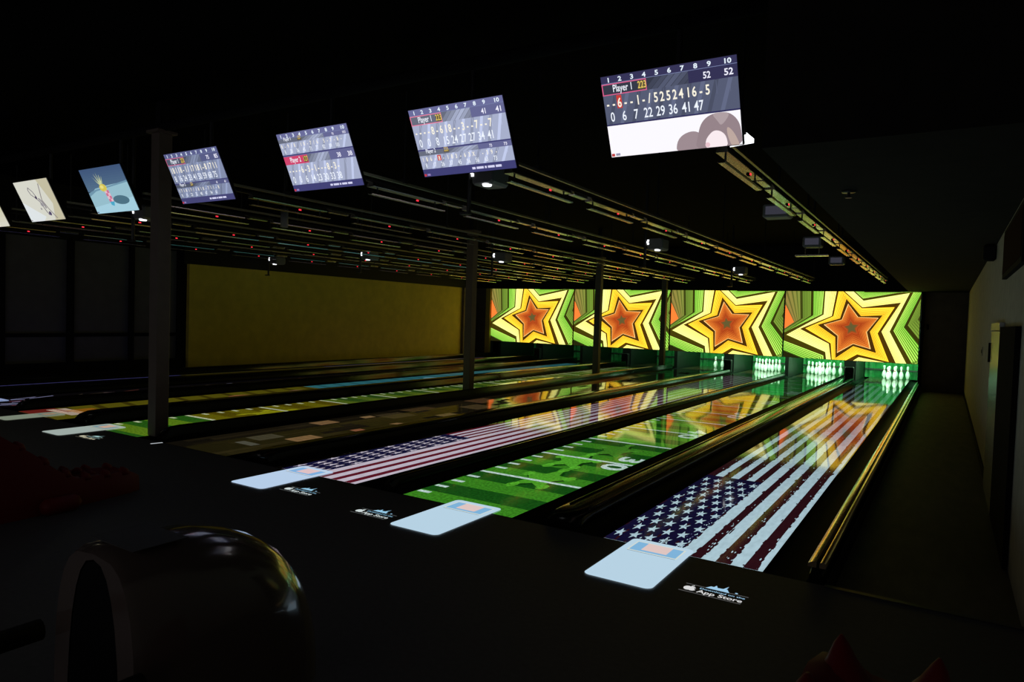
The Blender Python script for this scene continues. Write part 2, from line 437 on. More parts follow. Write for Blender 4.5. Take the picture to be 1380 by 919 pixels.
# lane 4: planks with notes
a4 = Art((0, W, .012, 16)); a4.box(0, W, 0, 16, (20, 17, 11), 0)
for i in range(9):
    for j in range(9):
        sh = random.uniform(.75, 1.35); y0 = j * 1.9 + random.uniform(-.5, .5)
        a4.box(i * W / 9 + .006, (i + 1) * W / 9 - .006, y0, y0 + 1.86, (30 * sh, 25 * sh, 15 * sh), 1)
TAN = (138, 106, 70); GRY = (70, 66, 52)
for (u0, u1, y0, y1, c) in [(.74, 1.0, .98, 1.36, TAN), (.06, .30, 1.95, 2.28, TAN), (.84, .96, 1.9, 2.07, (150, 92, 66)), (.16, .3, 2.75, 2.95, (150, 120, 80)),
                            (.86, .97, 2.65, 2.8, TAN), (.80, 1.03, 3.65, 4.0, (110, 92, 60)), (.2, .6, 3.0, 3.5, (66, 56, 36)), (.35, .62, .75, 1.1, GRY),
                            (.5, .8, .5, .62, (84, 84, 74)), (.1, .35, 3.7, 4.3, (80, 62, 36)), (.5, .9, 4.6, 5.1, (90, 74, 46)), (.1, .5, 5.3, 5.9, (100, 72, 46))]:
    sk = random.uniform(-.04, .04)
    a4.poly([(u0, y0 + sk), (u1, y0), (u1 + sk * .4, y1), (u0 + .01, y1 + sk)], c, 2)
    for q in range(3): a4.box(u0 + .2 * (u1 - u0), u1 - .2 * (u1 - u0), y0 + (q + 1) * (y1 - y0) / 4, y0 + (q + 1.15) * (y1 - y0) / 4, tuple(v * .72 for v in c), 3)
arts.append((a4, A_LANE))
# lane 5: football, yellowish middle
def l5(y): return (92, 128, 26) if y < 1.28 else ((104, 98, 12) if y < 3.5 else (80, 104, 28))
def d5(y): return (40, 92, 22) if y < 1.28 else ((84, 74, 8) if y < 3.5 else (46, 78, 24))
a5 = football_art(1.28, dict(light=l5, dark=d5, line=(196, 204, 168)))
splash(a5, .55, 2.2, (140, 140, 18), (66, 54, 6))
arts.append((a5, A_GRASS))
# lane 6: olive then cyan
a6 = Art((0, W, .012, 15.8)); a6.box(0, W, 0, 4.85, (92, 86, 16), 0); a6.box(0, W, 4.85, 15.8, (50, 116, 124), 0)
for j in range(40):
    y = j * .42
    c = (62, 54, 10) if y < 4.7 else (38, 92, 100)
    a6.poly([(0, y + .1), (W, y - .12), (W, y), (0, y + .2)], c, 1)
a6.box(0, .5, 0, .45, (110, 34, 28), 2); a6.box(.1, .8, .3, .55, (190, 170, 150), 2); a6.box(.3, 1.0, .45, .8, (150, 96, 24), 2)
for (u, y, c) in [(.62, 1.7, (150, 84, 40)), (.66, 1.95, (190, 160, 110)), (.55, 3.1, (150, 96, 60)), (.6, 4.3, (150, 110, 90)), (.7, 6.0, (150, 200, 205)), (.5, 8.2, (120, 170, 180))]:
    a6.ell(u, y, .2, .26, c, 2, n=10)
a6.box(.95, W, 1.2, 4.8, (130, 126, 70), 2)
arts.append((a6, A_LANE))
# lane 7: scribbles on black
a7 = Art((0, W, .012, 15.8)); a7.box(0, W, 0, 15.8, (10, 8, 10), 0)
for j in range(150):
    y = random.uniform(.1, 15.5) if j > 30 else random.uniform(0, 2.6)
    c = random.choice([(96, 50, 44), (110, 90, 96), (70, 60, 60), (130, 74, 66), (96, 96, 120), (60, 52, 40)])
    if y < .9: c = random.choice([(150, 150, 190), (120, 50, 60), (130, 130, 160)])
    u = random.uniform(.25, .95)
    q = random.uniform(-.4, .4); l = random.uniform(.1, .4)
    a7.poly([(u, y), (u + .04, y - .01), (u + .04 + q * .4, y + l), (u + q * .4, y + l)], c, 1 + j * .02)
arts.append((a7, A_LANE))
# lane 8: narrow blue strip
a8 = Art((0, W, .012, 15.8)); a8.box(0, W, 0, 15.8, (6, 6, 18), 0)
for j in range(40):
    y = j * .4
    c = (66, 64, 116) if y < 4.2 else ((70, 66, 22) if y < 8.4 else (92, 82, 104))
    a8.box(.05, .44 + .03 * math.sin(j * 2.1), y, y + .39, c, 1)
arts.append((a8, A_LANE))

def gutter_mesh(x0, x1):
    b = MB(); n = 8; r = (x1 - x0) / 2; cx = (x0 + x1) / 2
    prof = [(cx - r * math.cos(math.pi * i / n), -.004 - .075 * math.sin(math.pi * i / n)) for i in range(n + 1)]
    under = [(x1, -.1), (x0, -.1)]
    pts = prof + under
    b.loft([[(px, y, pz) for px, pz in pts] for y in (.012, LEND)])
    return b

for i in range(8):
    t = thing('bowling_lane', '', 'bowling lane', (XC[i], 0, 0), 'bowling lanes')
    t['label'] = 'glossy ' + LANE[i]
    h = W / 2
    boxobj('lane_bed', -h, h, .012, LEND, -.12, -.0015, M['wood'], t)
    art, am = arts[i]
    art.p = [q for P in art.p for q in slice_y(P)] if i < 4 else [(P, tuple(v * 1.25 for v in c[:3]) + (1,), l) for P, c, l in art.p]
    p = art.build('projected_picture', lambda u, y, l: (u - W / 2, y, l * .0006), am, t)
    for s in (-1, 1):
        g = gutter_mesh(min(s * h, s * (h + GUT)) + .001, max(s * h, s * (h + GUT)) - .001).build('gutter', M['gutter'], t, smooth=True)
        smooth_by_angle(g)

# dividers (gutter caps)
def cap_prof(w, z=.072):
    h = w / 2 - .0015; b = min(.03, h * .6)
    return [(-h, -.128), (h, -.128), (h, z - b), (h - b * .3, z - b * .3), (h - b, z), (-h + b, z), (-h + b * .3, z - b * .3), (-h, z - b)]
div = []                                      # (centre, width)
div.append((GUT + .04, .08))
for i in range(7):
    g = GIN if i % 2 == 0 else GOUT
    div.append((XL[i] - g / 2, g - 2 * GUT))
div.append((XL[7] - GUT - .05, .10))
dl = ['slim black rounded cap with two thin rails between the grungy flag lane and the aisle']
for i in range(7):
    if i % 2 == 0: dl.append('wide glossy black divider between the %s and %s' % (SHORT[i], SHORT[i + 1]))
    else: dl.append('narrow black divider between the %s and %s' % (SHORT[i], SHORT[i + 1]))
dl.append('narrow black kerb between the blue-edged far left lane and the left wall')
for k, (c, w) in enumerate(div):
    t = thing('lane_divider', dl[k], 'lane divider', (c, 0, 0), 'black caps between the lanes')
    b = MB(); pr = cap_prof(w, .13 if k >= 4 else (.085 if k == 3 else .072))
    y0 = .10
    rings = []
    for yy, k2 in ((y0, .35), (y0 + .05, .75), (y0 + .14, .95), (y0 + .25, 1)):
        rings.append([(px, yy, pz if pz < 0 else pz * k2) for px, pz in pr])
    rings.append([(px, 17.0, pz) for px, pz in pr])
    b.loft(rings)
    o = b.build('cap', M['cap'], t, smooth=True); smooth_by_angle(o, 35)
    if w > .2:
        for s in (-1, 1):
            b = MB(); b.box(s * (w / 2 - .045) - .006, s * (w / 2 - .045) + .006, .4, 16.9, .07, .079)
            b.build('lip', M['cap'], t)
    if k == 0:
        for cx, rad, a0, a1 in ((-.008, .060, -48, 4), (.030, .022, -60, 60)):
            b = MB(); arc = [math.radians(a0 + (a1 - a0) * q / 10) for q in range(11)]
            top = [(cx + rad * math.sin(q), .092 - rad + rad * math.cos(q)) for q in arc]
            b.loft([[(px, yy, pz) for px, pz in top + [(top[-1][0], .055), (top[0][0], .055)]] for yy in (.12, 16.9)])
            smooth_by_angle(b.build('rail', M['rail_gold'], t, smooth=True), 40)

# ------------------------------------------------------------------ projected cards and badges on the approach
def rrect(x0, x1, y0, y1, r, n=5):
    pts = []
    for cx, cy, q in ((x1 - r, y1 - r, 0), (x0 + r, y1 - r, 90), (x0 + r, y0 + r, 180), (x1 - r, y0 + r, 270)):
        for i in range(n + 1):
            a = math.radians(q + 90 * i / n); pts.append((cx + r * math.cos(a), cy + r * math.sin(a)))
    return pts
def card(cx, w, y0, y1, tint, label, z=.0052):
    a = Art()
    def T(c): return tuple(min(255, v * k) for v, k in zip(c, tint))
    a.poly(rrect(-w / 2, w / 2, y0, y1, .045), T((186, 214, 232)), 0)
    yb0, yb1 = y1 - .235, y1 - .06
    a.box(-w / 2 + .045, w / 2 - .045, yb0 - .012, yb1 + .012, T((214, 222, 214)), .4)
    a.box(-w / 2 + .055, w / 2 - .055, yb0, yb1, T((128, 182, 222)), .8)
    a.box(-w * .20, w * .20, yb0 + .03, yb1, T((226, 200, 196)), 1.2)
    a.box(-w / 2 + .05, w / 2 - .05, yb0 - .024, yb0 - .018, T((110, 130, 140)), 1.2)
    o = a.build('projected_card', lambda u, v, l: (u, v, l * .0005), A_FLOOR)
    o.location = (cx, 0, z)
    tag(o, label, 'projected card', 'light cards thrown on the approach')
cards = [(-.665, .42, -.68, .125, (1, 1, 1), 'pale blue rounded card of light at the foot of the grungy flag lane'),
         (-2.18, .43, -.67, .155, (1, 1, 1), 'pale blue rounded card of light at the foot of the bright green football lane'),
         (-4.04, .42, -.61, .20, (1, .98, 1.02), 'pale lilac rounded card of light at the foot of the crisp striped flag lane'),
         (-7.615, .41, -.50, .263, (.86, .81, .72), 'cream rounded card of light left of the near column'),
         (-9.07, .36, -.42, .28, (.66, .62, .50), 'dim cream card of light at the foot of the olive and cyan lane'),
         (-11.0, .40, -.35, .40, (.74, .72, .84), 'dim grey card of light at the left edge before the dark scribbled lane')]
for c in cards: card(*c)

def badge(x, y, w, tint, label, name_full=True):
    """store badge: thin frame, apple mark and two rows of lettering, with a small splash of light above it"""
    a = Art(); h = w * .34
    wt = tuple(220 * k for k in tint); dim = tuple(95 * k for k in tint); blue = tuple(v * k for v, k in zip((160, 205, 235), tint))
    a.box(0, w * .98, -.003, .003, dim, 1); a.box(w * .02, w * 1.02, h - .003, h + .003, dim, 1)
    ax, ay, r = w * .135, h * .46, h * .27
    a.ell(ax - r * .36, ay, r * .72, r * .95, wt, 1); a.ell(ax + r * .36, ay, r * .72, r * .95, wt, 1.3)
    a.ell(ax + r * 1.12, ay + r * .18, r * .36, r * .42, (15, 15, 15), 1.8, n=12)
    a.ell(ax + r * .22, ay + r * 1.25, r * .17, r * .42, wt, 2, rot=-.6, n=10)
    a.text('Download on the', w * .27, h * .66, h * .17, blue, 1, bold=.01, sx=1.2)
    a.text('App Store', w * .27, h * .17, h * .36, wt, 1, bold=.015, sx=.96)
    sx = w * .52
    a.poly([(sx - w * .18, h * .98), (sx + w * .2, h * .98), (sx + w * .14, h * 1.35), (sx - w * .02, h * 1.28), (sx - w * .12, h * 1.30)], blue, 1)
    a.poly([(sx + w * .06, h * 1.2), (sx + w * .12, h * 1.2), (sx + w * .13, h * 1.75)], blue, 1.2)
    a.poly([(sx - w * .08, h * 1.2), (sx, h * 1.2), (sx - w * .05, h * 1.55)], blue, 1.2)
    a.ell(w * .82, h * 1.15, .008, .008, blue, 1, n=8)
    o = a.build('projected_badge', lambda u, v, l: (u, v, l * .0004), A_FLOOR)
    o.location = (x, y, .001)
    tag(o, label, 'projected badge', 'store badges thrown on the approach')
badge(-.335, -.565, .345, (1, 1, 1), 'white lettered store badge of light right of the card before the grungy flag lane')
badge(-2.83, -.60, .345, (.95, 1, 1), 'white lettered store badge of light left of the card before the bright green football lane')
badge(-3.74, -.50, .345, (.95, 1, 1), 'white lettered store badge of light right of the card before the crisp striped flag lane')
badge(-7.27, -.39, .345, (1, .98, .85), 'cream lettered store badge of light just left of the near column foot')
tp = boxobj('floor_light_mark', -.06, .06, -.012, .012, 0, .002, M['light_stroke']); tp.location = (-6.27, -.05, 0); tp.rotation_euler = (0, 0, 1.35)
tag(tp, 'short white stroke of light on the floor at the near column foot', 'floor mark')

# ------------------------------------------------------------------ star masking panels
KEY = {
'A': [(0.489, 0.81), (0.561, 0.63), (0.707, 0.622), (0.629, 0.421), (0.66, 0.189), (0.537, 0.247), (0.423, 0.115), (0.423, 0.354), (0.319, 0.51), (0.448, 0.586)],
'B': [(0.477, 0.868), (0.578, 0.643), (0.731, 0.653), (0.648, 0.426), (0.694, 0.146), (0.539, 0.221), (0.415, 0.052), (0.408, 0.338), (0.279, 0.505), (0.436, 0.601)],
'C': [(0.414, 1.056), (0.59, 0.763), (0.825, 0.788), (0.713, 0.407), (0.804, 0.007), (0.572, 0.092), (0.391, -0.121), (0.369, 0.234), (0.165, 0.444), (0.379, 0.637)],
'C2': [(0.405, 1.085), (0.592, 0.772), (0.856, 0.836), (0.733, 0.428), (0.845, -0.019), (0.581, 0.063), (0.394, -0.183), (0.358, 0.23), (0.133, 0.437), (0.37, 0.64)],
'D': [(0.313, 1.368), (0.599, 0.871), (0.924, 0.988), (0.797, 0.439), (0.938, -0.046), (0.579, -0.07), (0.359, -0.234), (0.331, 0.103), (0.016, 0.337), (0.304, 0.657)],
'D2': [(0.307, 1.387), (0.595, 0.897), (0.951, 1.023), (0.82, 0.451), (0.994, -0.114), (0.582, -0.13), (0.333, -0.19), (0.319, 0.058), (-0.071, 0.303), (0.293, 0.663)],
'E': [(0.206, 1.521), (0.605, 0.993), (1.005, 0.994), (0.896, 0.509), (1.07, 0.114), (0.617, -0.279), (0.204, -0.441), (0.213, -0.07), (-0.154, 0.184), (0.223, 0.643)],
'E2': [(0.194, 1.537), (0.604, 1.011), (1.024, 1.031), (0.915, 0.528), (1.089, 0.13), (0.618, -0.324), (0.186, -0.476), (0.178, -0.129), (-0.172, 0.158), (0.209, 0.641)],
'F': [(0.11, 1.603), (0.614, 1.071), (1.09, 1.046), (0.988, 0.621), (1.162, 0.267), (0.621, -0.461), (0.117, -0.613), (0.089, -0.218), (-0.201, 0.156), (0.143, 0.595)],
'F2': [(0.092, 1.619), (0.616, 1.086), (1.105, 1.061), (1.003, 0.643), (1.177, 0.283), (0.623, -0.507), (0.099, -0.647), (0.072, -0.252), (-0.211, 0.155), (0.125, 0.586)],
'G': [(-0.12, 1.21), (0.623, 1.192), (1.179, 1.09), (1.075, 0.698), (1.236, 0.331), (0.627, -0.69), (0.031, -0.866), (0.001, -0.389), (-0.229, 0.121), (0.074, 0.536)],
}
CTR = (.519, .485)
for _a, _b, _k in (('A', 'B', 1.45), ('C', 'C2', 1.3), ('D', 'D2', 1.15), ('E', 'E2', 1.3)):
    KEY[_b] = [tuple(p + (q - p) * _k for p, q in zip(u, v)) for u, v in zip(KEY[_a], KEY[_b])]
def lerp(a, b, t): return tuple(p + (q - p) * t for p, q in zip(a, b))
def star_art():
    a = Art((0, 1, 0, 1))
    a.box(0, 1, 0, 1, (240, 112, 46), 0)
    K0 = [lerp(CTR, p, .20) for p in KEY['A']]
    K00 = [lerp(CTR, p, .34) for p in KEY['A']]
    def ring(P, Q, t0, t1, col, layer=1):
        for i in range(10):
            j = (i + 1) % 10
            a.poly([lerp(P[i], Q[i], t0), lerp(P[j], Q[j], t0), lerp(P[j], Q[j], t1), lerp(P[i], Q[i], t1)], col(i, (t0 + t1) / 2) if callable(col) else col, layer)
    for i in range(10):
        a.poly([CTR, K0[i], K0[(i + 1) % 10]], (84, 74, 40), 1)
    ring(K0, K00, 0, .5, (112, 66, 28)); ring(K0, K00, .5, 1, (150, 64, 26))
    # inner star with fine lines
    n = 9
    for k in range(n):
        t = k / n; f = t
        base = (158 + 70 * f, 62 + 72 * f, 22 + 28 * f)
        ring(K00, KEY['A'], t, t + .62 / n, base)
        ring(K00, KEY['A'], t + .62 / n, t + 1 / n, (116 + 20 * f, 38 + 20 * f, 12))
    ring(KEY['A'], KEY['B'], 0, .16, (250, 200, 120))
    ring(KEY['A'], KEY['B'], .16, 1, (62, 38, 8))
    def banded(P, Q, n, c0, c1, d0, d1, duty):
        for k in range(n):
            t = k / n
            ring(P, Q, t, t + duty / n, lerp(c0, c1, t)); ring(P, Q, t + duty / n, t + 1 / n, lerp(d0, d1, t))
    banded(KEY['B'], KEY['C'], 7, (255, 196, 44), (255, 232, 66), (146, 76, 0), (190, 124, 4), .66)
    ring(KEY['C'], KEY['C2'], 0, 1, (64, 44, 6))
    banded(KEY['C2'], KEY['D'], 7, (255, 240, 130), (244, 250, 158), (176, 140, 24), (150, 156, 44), .72)
    ring(KEY['D'], KEY['D2'], 0, 1, (58, 50, 8))
    banded(KEY['D2'], KEY['E'], 7, (176, 226, 92), (126, 196, 62), (70, 100, 18), (52, 88, 18), .60)
    ring(KEY['E'], KEY['E2'], 0, 1, (44, 44, 8))
    banded(KEY['E2'], KEY['F'], 5, (108, 138, 48), (92, 118, 40), (78, 98, 30), (70, 88, 30), .65)
    ring(KEY['F'], KEY['F2'], 0, 1, (52, 56, 16))
    banded(KEY['F2'], KEY['G'], 4, (116, 124, 52), (132, 108, 56), (84, 94, 36), (96, 82, 40), .65)
    # dark lower left corner
    a.poly([(0, 0), (0, .10), (.15, .0)], (30, 30, 8), 2)
    return a
ml = ['far left star panel above the lanes next to the pale post', 'second star panel from the left, crossed by a column', 'third star panel from the left, above the crisp striped flag lane',
      'rightmost glowing star panel, above the grungy flag lane']
PWID = PAIR
for k in range(4):
    xr = X0M - k * PAIR
    t = thing('masking_panel', ml[3 - k], 'masking panel', (xr - PAIR / 2, YM, ZB), 'star panels above the pins')
    h = PAIR / 2
    boxobj('backing', -h + .006, h - .006, .012, .06, 0, ZT - ZB, M['pitblack'], t)
    a = star_art()
    g = .022
    a.build('star_picture', lambda u, v, l: (-h + g + u * (PAIR - 2 * g), .010 - l * .0015, .006 + v * (ZT - ZB - .012)), A_MASK, t)

# ------------------------------------------------------------------ pin machines
for k, (c, w) in enumerate(div):
    wide = k % 2 == 1
    ww = .30 if wide else .10
    if k == 0: ww = .09; 
    if k == 0: lab = 'black pit partition at the right end behind the star panels'
    elif k == 8: lab = 'black pit partition at the left end behind the star panels'
    else: lab = '%s black pit partition between %s and %s' % ('wide' if wide else 'thin', SHORT[k - 1], SHORT[k])
    t = thing('pit_partition', lab, 'partition', (c, 17.3, 0), 'partitions between the pin decks')
    boxobj('panel', -ww / 2, ww / 2, 0.05, 2.9, -.128, .9, M['pitblack'], t)
    if wide:
        boxobj('front_box', -ww / 2 + .03, ww / 2 - .03, -.12, .045, -.12, .36, M['pitblack'], t, bev=.02)
        boxobj('sensor', -.02, .02, -.16, -.125, .16, .2, M['dark_trim'], t)
for i in range(8):
    b = MB(); n = 22; h = W / 2 + .20
    top = []
    for j in range(n + 1):
        u = -h + 2 * h * j / n
        top.append((u, .03 * math.sin(j * 1.9)))
    for j in range(n):
        (u0, d0), (u1, d1) = top[j], top[j + 1]
        b.face([(u0, d0, 0), (u1, d1, 0), (u1, d1 * .6, .95), (u0, d0 * .6, .95)])
    t = thing('pit_curtain', 'green lit curtain behind the pin deck of the ' + SHORT[i], 'pit curtain', (XC[i], 19.75, -.05), 'green curtains behind the pins')
    b.build('curtain', M['curtain'], t, smooth=True)
    boxobj('cross_bar', -h, h, -.06, -.035, .24, .285, M['pitblack'], t)

RACK = {1: (0, 0), 2: (-.1524, .264), 3: (.1524, .264), 4: (-.305, .528), 5: (0, .528), 6: (.305, .528), 7: (-.457, .792), 8: (-.152, .792), 9: (.152, .792), 10: (.457, .792)}
PN = {1: 'front head', 2: 'left second-row', 3: 'right second-row', 4: 'left third-row', 5: 'middle third-row', 6: 'right third-row',
      7: 'far left back-row', 8: 'inner left back-row', 9: 'inner right back-row', 10: 'far right back-row'}
pin0 = None
PROF = [(0, .0258), (.019, .0345), (.057, .0496), (.090, .0585), (.114, .0605), (.149, .0573), (.184, .0467), (.219, .0316), (.254, .0228), (.273, .0234), (.298, .0275), (.325, .0322), (.343, .0323), (.362, .0285), (.374, .019), (.381, .004)]
standing = {0: [1, 3, 5, 6, 8, 9, 10], 1: list(range(1, 11)), 2: list(range(1, 11)), 3: [3, 6]}
for li, ids in standing.items():
    for k in ids:
        dx, dy = RACK[k]
        loc = (XC[li] + dx, 18.29 + dy, -.0015)
        lab = '%s white bowling pin standing on the %s' % (PN[k], SHORT[li])
        if pin0 is None:
            pin0 = thing('bowling_pin', lab, 'bowling pin', loc, 'standing bowling pins')
            b = MB(); b.lathe(PROF, seg=18); pb = b.build('pin_body', M['pin'], pin0, smooth=True)
            b = MB(); b.lathe([(.236, .0278), (.240, .0272), (.252, .0238), (.256, .0236)], seg=18); b.build('neck_band', M['pin_red'], pb, smooth=True)
        else:
            dup(pin0, loc, lab)

# ------------------------------------------------------------------ score monitors
MW, MH, MT, MY = .892, .533, .45, .0655
def score_art(players, hl, body, header, bottom=None, photo=None, bgbot=(48, 46, 92)):
    a = Art((0, 1, 0, 1))
    dk = tuple(v * .62 for v in body); lt = tuple(min(255, v * 1.16) for v in body)
    a.box(0, 1, 0, 1, header, 0)
    a.box(0, 1, 0, .085, tuple(v * 1.05 for v in header), 1)
    for i in range(10):
        xx = .055 + .0945 * i + (.03 if i == 9 else 0)
        a.text(str(i + 1), xx, .073, .052, (232, 244, 255), 3, fy=(0, -1), align='C', bold=.03, sx=.75)
    a.box(0, 1, .085, .091, (120, 130, 170), 2)
    for pi, P in enumerate(players):
        v0, v1 = P['v']; hh = v1 - v0
        nb = v0 + hh * P.get('nf', .28)
        a.box(0, 1, v0, nb, dk, 1)
        for i in range(9):          # slanted sheen on the name row
            u = .33 + i * .05
            a.poly([(u, nb), (u + .045, nb), (u + .135, v0), (u + .09, v0)], lerp(dk, lt, .25 + .5 * math.sin(i * .55) ** 2), 1.3)
        a.box(.66, 1, v0, nb, header, 1.6)
        a.box(0, 1, nb, v1, body, 1)
        for i in range(10):
            u = .0945 * i
            a.poly([(u + .015, v1), (u + .045, v1), (u + .115, nb), (u + .085, nb)], lt if i % 2 else lerp(body, dk, .35), 1.3)
            a.box(u + .0935, u + .096, nb + .01, nb + hh * .32, lt, 1.6)
        if P.get('on'):
            for (x0, x1, y0, y1) in ((.0, .35, v0, v0 + .012), (.0, .35, nb - .012, nb), (0, .008, v0, nb), (.342, .35, v0, nb)):
                a.box(x0, x1, y0, y1, hl, 3)
            if P['on'] == 2: a.box(0, .35, v0, nb, hl, 2)
        a.text(P['name'], .085, nb - .035, .085 if hh > .35 else .06, (240, 244, 255), 4, fy=(0, -1), bold=.012, sx=.40)
        a.box(.285, .345, v0 + .02, nb - .02, (96, 84, 60), 3.2)
        a.text(P['n'], .315, nb - .035, .08 if hh > .35 else .055, (236, 206, 100), 4, fy=(0, -1), align='C', bold=.01, sx=.40)
        a.text(P['t'], .79, nb - hh * .06, hh * .145, (240, 240, 255), 4, fy=(0, -1), align='C', bold=.02, sx=.52)
        a.text(P['t2'], .94, nb - hh * .06, hh * .145, (240, 240, 255), 4, fy=(0, -1), align='C', bold=.02, sx=.62)
        for k, ch in enumerate(P['throws']):
            u = .03 + k * .0473
            if ch == ' ': continue
            if ch == '*':
                a.box(u - .02, u + .02, nb + .01, nb + hh * .34, (204, 62, 56), 2.6); ch = P.get('star', '6')
            a.text(ch, u, nb + hh * .31, hh * .22, (250, 244, 226), 4, fy=(0, -1), align='C', bold=.02, sx=.43)
        for k, s in enumerate(P['cum']):
            a.text(s, .055 + k * .0945, nb + hh * .65, hh * .23, (240, 246, 255), 4, fy=(0, -1), align='C', bold=.01, sx=.42)
        a.box(0, 1, v1, v1 + .018, bgbot, 3)
    if bottom:
        a.box(0, 1, bottom, 1, bgbot, 2)
        x = .55
        if photo is None:
            for wd in (.035, .075, .02, .07, .06):
                a.box(x, x + wd, bottom + .035, bottom + .068, (214, 214, 244), 4); x += wd + .012
    a.box(.005, .03, .955, .99, (200, 60, 70), 5); a.box(.04, .075, .955, .985, (150, 130, 190), 5)
    return a
def soft(pts, n=2):
    for _ in range(n):
        o = []
        for i in range(len(pts)):
            p, q = pts[i], pts[(i + 1) % len(pts)]
            o += [lerp(p, q, .25), lerp(p, q, .75)]
        pts = o
    return pts
def photo_people(a):
    a.box(0, 1, .603, 1, (252, 250, 255), 2)
    a.poly(soft([(.52, 1.03), (.53, .90), (.57, .82), (.64, .78), (.70, .80), (.74, .90), (.74, 1.03)]), (158, 140, 146), 4)
    a.poly(soft([(.66, 1.03), (.69, .84), (.72, .70), (.78, .62), (.86, .6), (.93, .62), (.985, .72), (1, .85), (1, 1.03)]), (150, 132, 138), 5)
    a.poly(soft([(.80, .61), (.86, .603), (.93, .62), (.90, .70), (.86, .76), (.84, .70)]), (176, 160, 164), 5.5)
    a.poly(soft([(.90, .76), (.95, .85), (.99, 1.03), (.93, 1.03), (.90, .88)]), (190, 168, 160), 5.5)
    a.poly(soft([(.745, 1.03), (.74, .92), (.77, .85), (.81, .80), (.86, .82), (.895, .89), (.90, 1.03)]), (250, 236, 240), 6)
    a.ell(.756, .965, .018, .03, (234, 196, 206), 7, n=10)
    a.box(.005, .03, .955, .99, (196, 60, 60), 7); a.box(.04, .075, .96, .985, (150, 150, 170), 7)
def pineapple():
    a = Art((0, 1, 0, 1))
    for i in range(10): a.box(0, 1, i * .05, (i + 1) * .05, lerp((64, 86, 122), (84, 112, 138), i / 9), 0)
    a.poly([(0, .58), (.2, .44), (.5, .40), (1, .36), (1, 1), (0, 1)], (150, 190, 204), 1)
    a.poly([(0, .52), (.2, .46), (.5, .42), (1, .34), (1, .38), (.5, .45), (.2, .5), (0, .60)], (112, 150, 172), 1.5)
    a.poly([(0, .85), (1, .70), (1, 1), (0, 1)], (164, 206, 222), 1.6)
    a.ell(.70, .74, .185, .10, (78, 114, 132), 2, rot=.1)
    for i, (u, v) in enumerate([(.24, .18), (.30, .12), (.36, .10), (.42, .14), (.47, .18), (.27, .26), (.45, .25), (.33, .2)]):
        a.poly([(.37, .40), (.41, .42), (u, v)], (206, 212, 164) if i % 2 else (170, 186, 150), 3 + i * .1)
    a.ell(.40, .44, .085, .085, (212, 196, 84), 4)
    a.ell(.38, .42, .04, .04, (230, 220, 130), 4.4, n=12)
    for k in range(4):
        for j in range(2):
            c = (206, 112, 146) if (k + j) % 2 else (226, 186, 200)
            y = .50 + k * .065; u = .40 + j * .05 + k * .006
            a.box(u, u + .05, y, y + .066, c, 4)
    a.poly([(.425, .755), (.53, .755), (.49, .86), (.43, .83)], (76, 168, 200), 4)
    a.box(.01, .05, .955, .98, (90, 70, 110), 5)
    return a
def sketch():
    a = Art((0, 1, 0, 1)); a.box(0, 1, 0, 1, (214, 214, 202), 0)
    a.poly([(.68, 0), (1, 0), (1, 1), (.72, 1), (.86, .6)], (196, 190, 162), .5); a.poly([(0, .5), (.5, .9), (.4, 1), (0, 1)], (222, 228, 230), .5)
    def ln(pts, w, c):
        for (p, q) in zip(pts, pts[1:]):
            d = Vector((q[0] - p[0], q[1] - p[1])); n = Vector((-d.y, d.x)).normalized() * w
            a.poly([(p[0] + n.x, p[1] + n.y), (p[0] - n.x, p[1] - n.y), (q[0] - n.x, q[1] - n.y), (q[0] + n.x, q[1] + n.y)], c, 2)
    g = (104, 98, 112)
    ln([(.36, .16), (.33, .22), (.36, .34), (.44, .42), (.48, .40), (.44, .27), (.36, .16)], .009, g)
    ln([(.70, .10), (.66, .26), (.62, .40), (.60, .5), (.68, .72), (.80, .96)], .012, (140, 134, 134))
    ln([(.44, .42), (.52, .52), (.56, .68), (.60, .82)], .012, (130, 124, 132)); ln([(.52, .44), (.60, .56), (.62, .7)], .02, (150, 146, 150))
    a.ell(.465, .42, .03, .04, (70, 60, 86), 3, n=10); a.ell(.66, .83, .035, .055, (76, 66, 100), 3, n=10); a.ell(.62, .84, .02, .03, (120, 110, 130), 3, n=8)
    a.ell(.47, .70, .02, .03, (150, 146, 150), 3, n=8); a.ell(.55, .6, .05, .05, (170, 168, 170), 1.5, n=10)
    a.box(.01, .05, .955, .98, (120, 110, 120), 5)
    return a
def cream():
    a = Art((0, 1, 0, 1))
    for i in range(8): a.box(0, 1, i / 8, (i + 1) / 8, lerp((196, 190, 150), (214, 212, 196), i / 7), 0)
    a.poly([(.4, 0), (.9, 0), (.8, .8), (.5, .6)], (206, 196, 140), 1)
    return a
RED = (214, 96, 140)
s1 = score_art([dict(v=(.092, .585), name='Player 1', n='223', t='52', t2='52', on=1, throws='--*--1-/52524' + '16-5', cum=['0', '6', '7', '22', '29', '36', '41', '47'])], RED, (86, 92, 116), (52, 50, 84), bottom=.603, photo=1)
photo_people(s1)
BODY = (168, 176, 204); HD = (102, 104, 148)
s2 = score_art([dict(v=(.092, .585), name='Player 1', n='223', t='41', t2='41', on=1, throws='----8-618--3--7--7', cum=['0', '0', '8', '15', '24', '27', '27', '34', '41']),
                dict(v=(.612, .885), nf=.25, name='Player 2', n='223', t='73', t2='73', throws='186-*-183-63X -39-', star='8', cum=['8', '17', '26', '37', '45', '56', '56', '63', '73'])],
               (232, 128, 160), BODY, HD, bottom=.89, bgbot=(64, 64, 116))
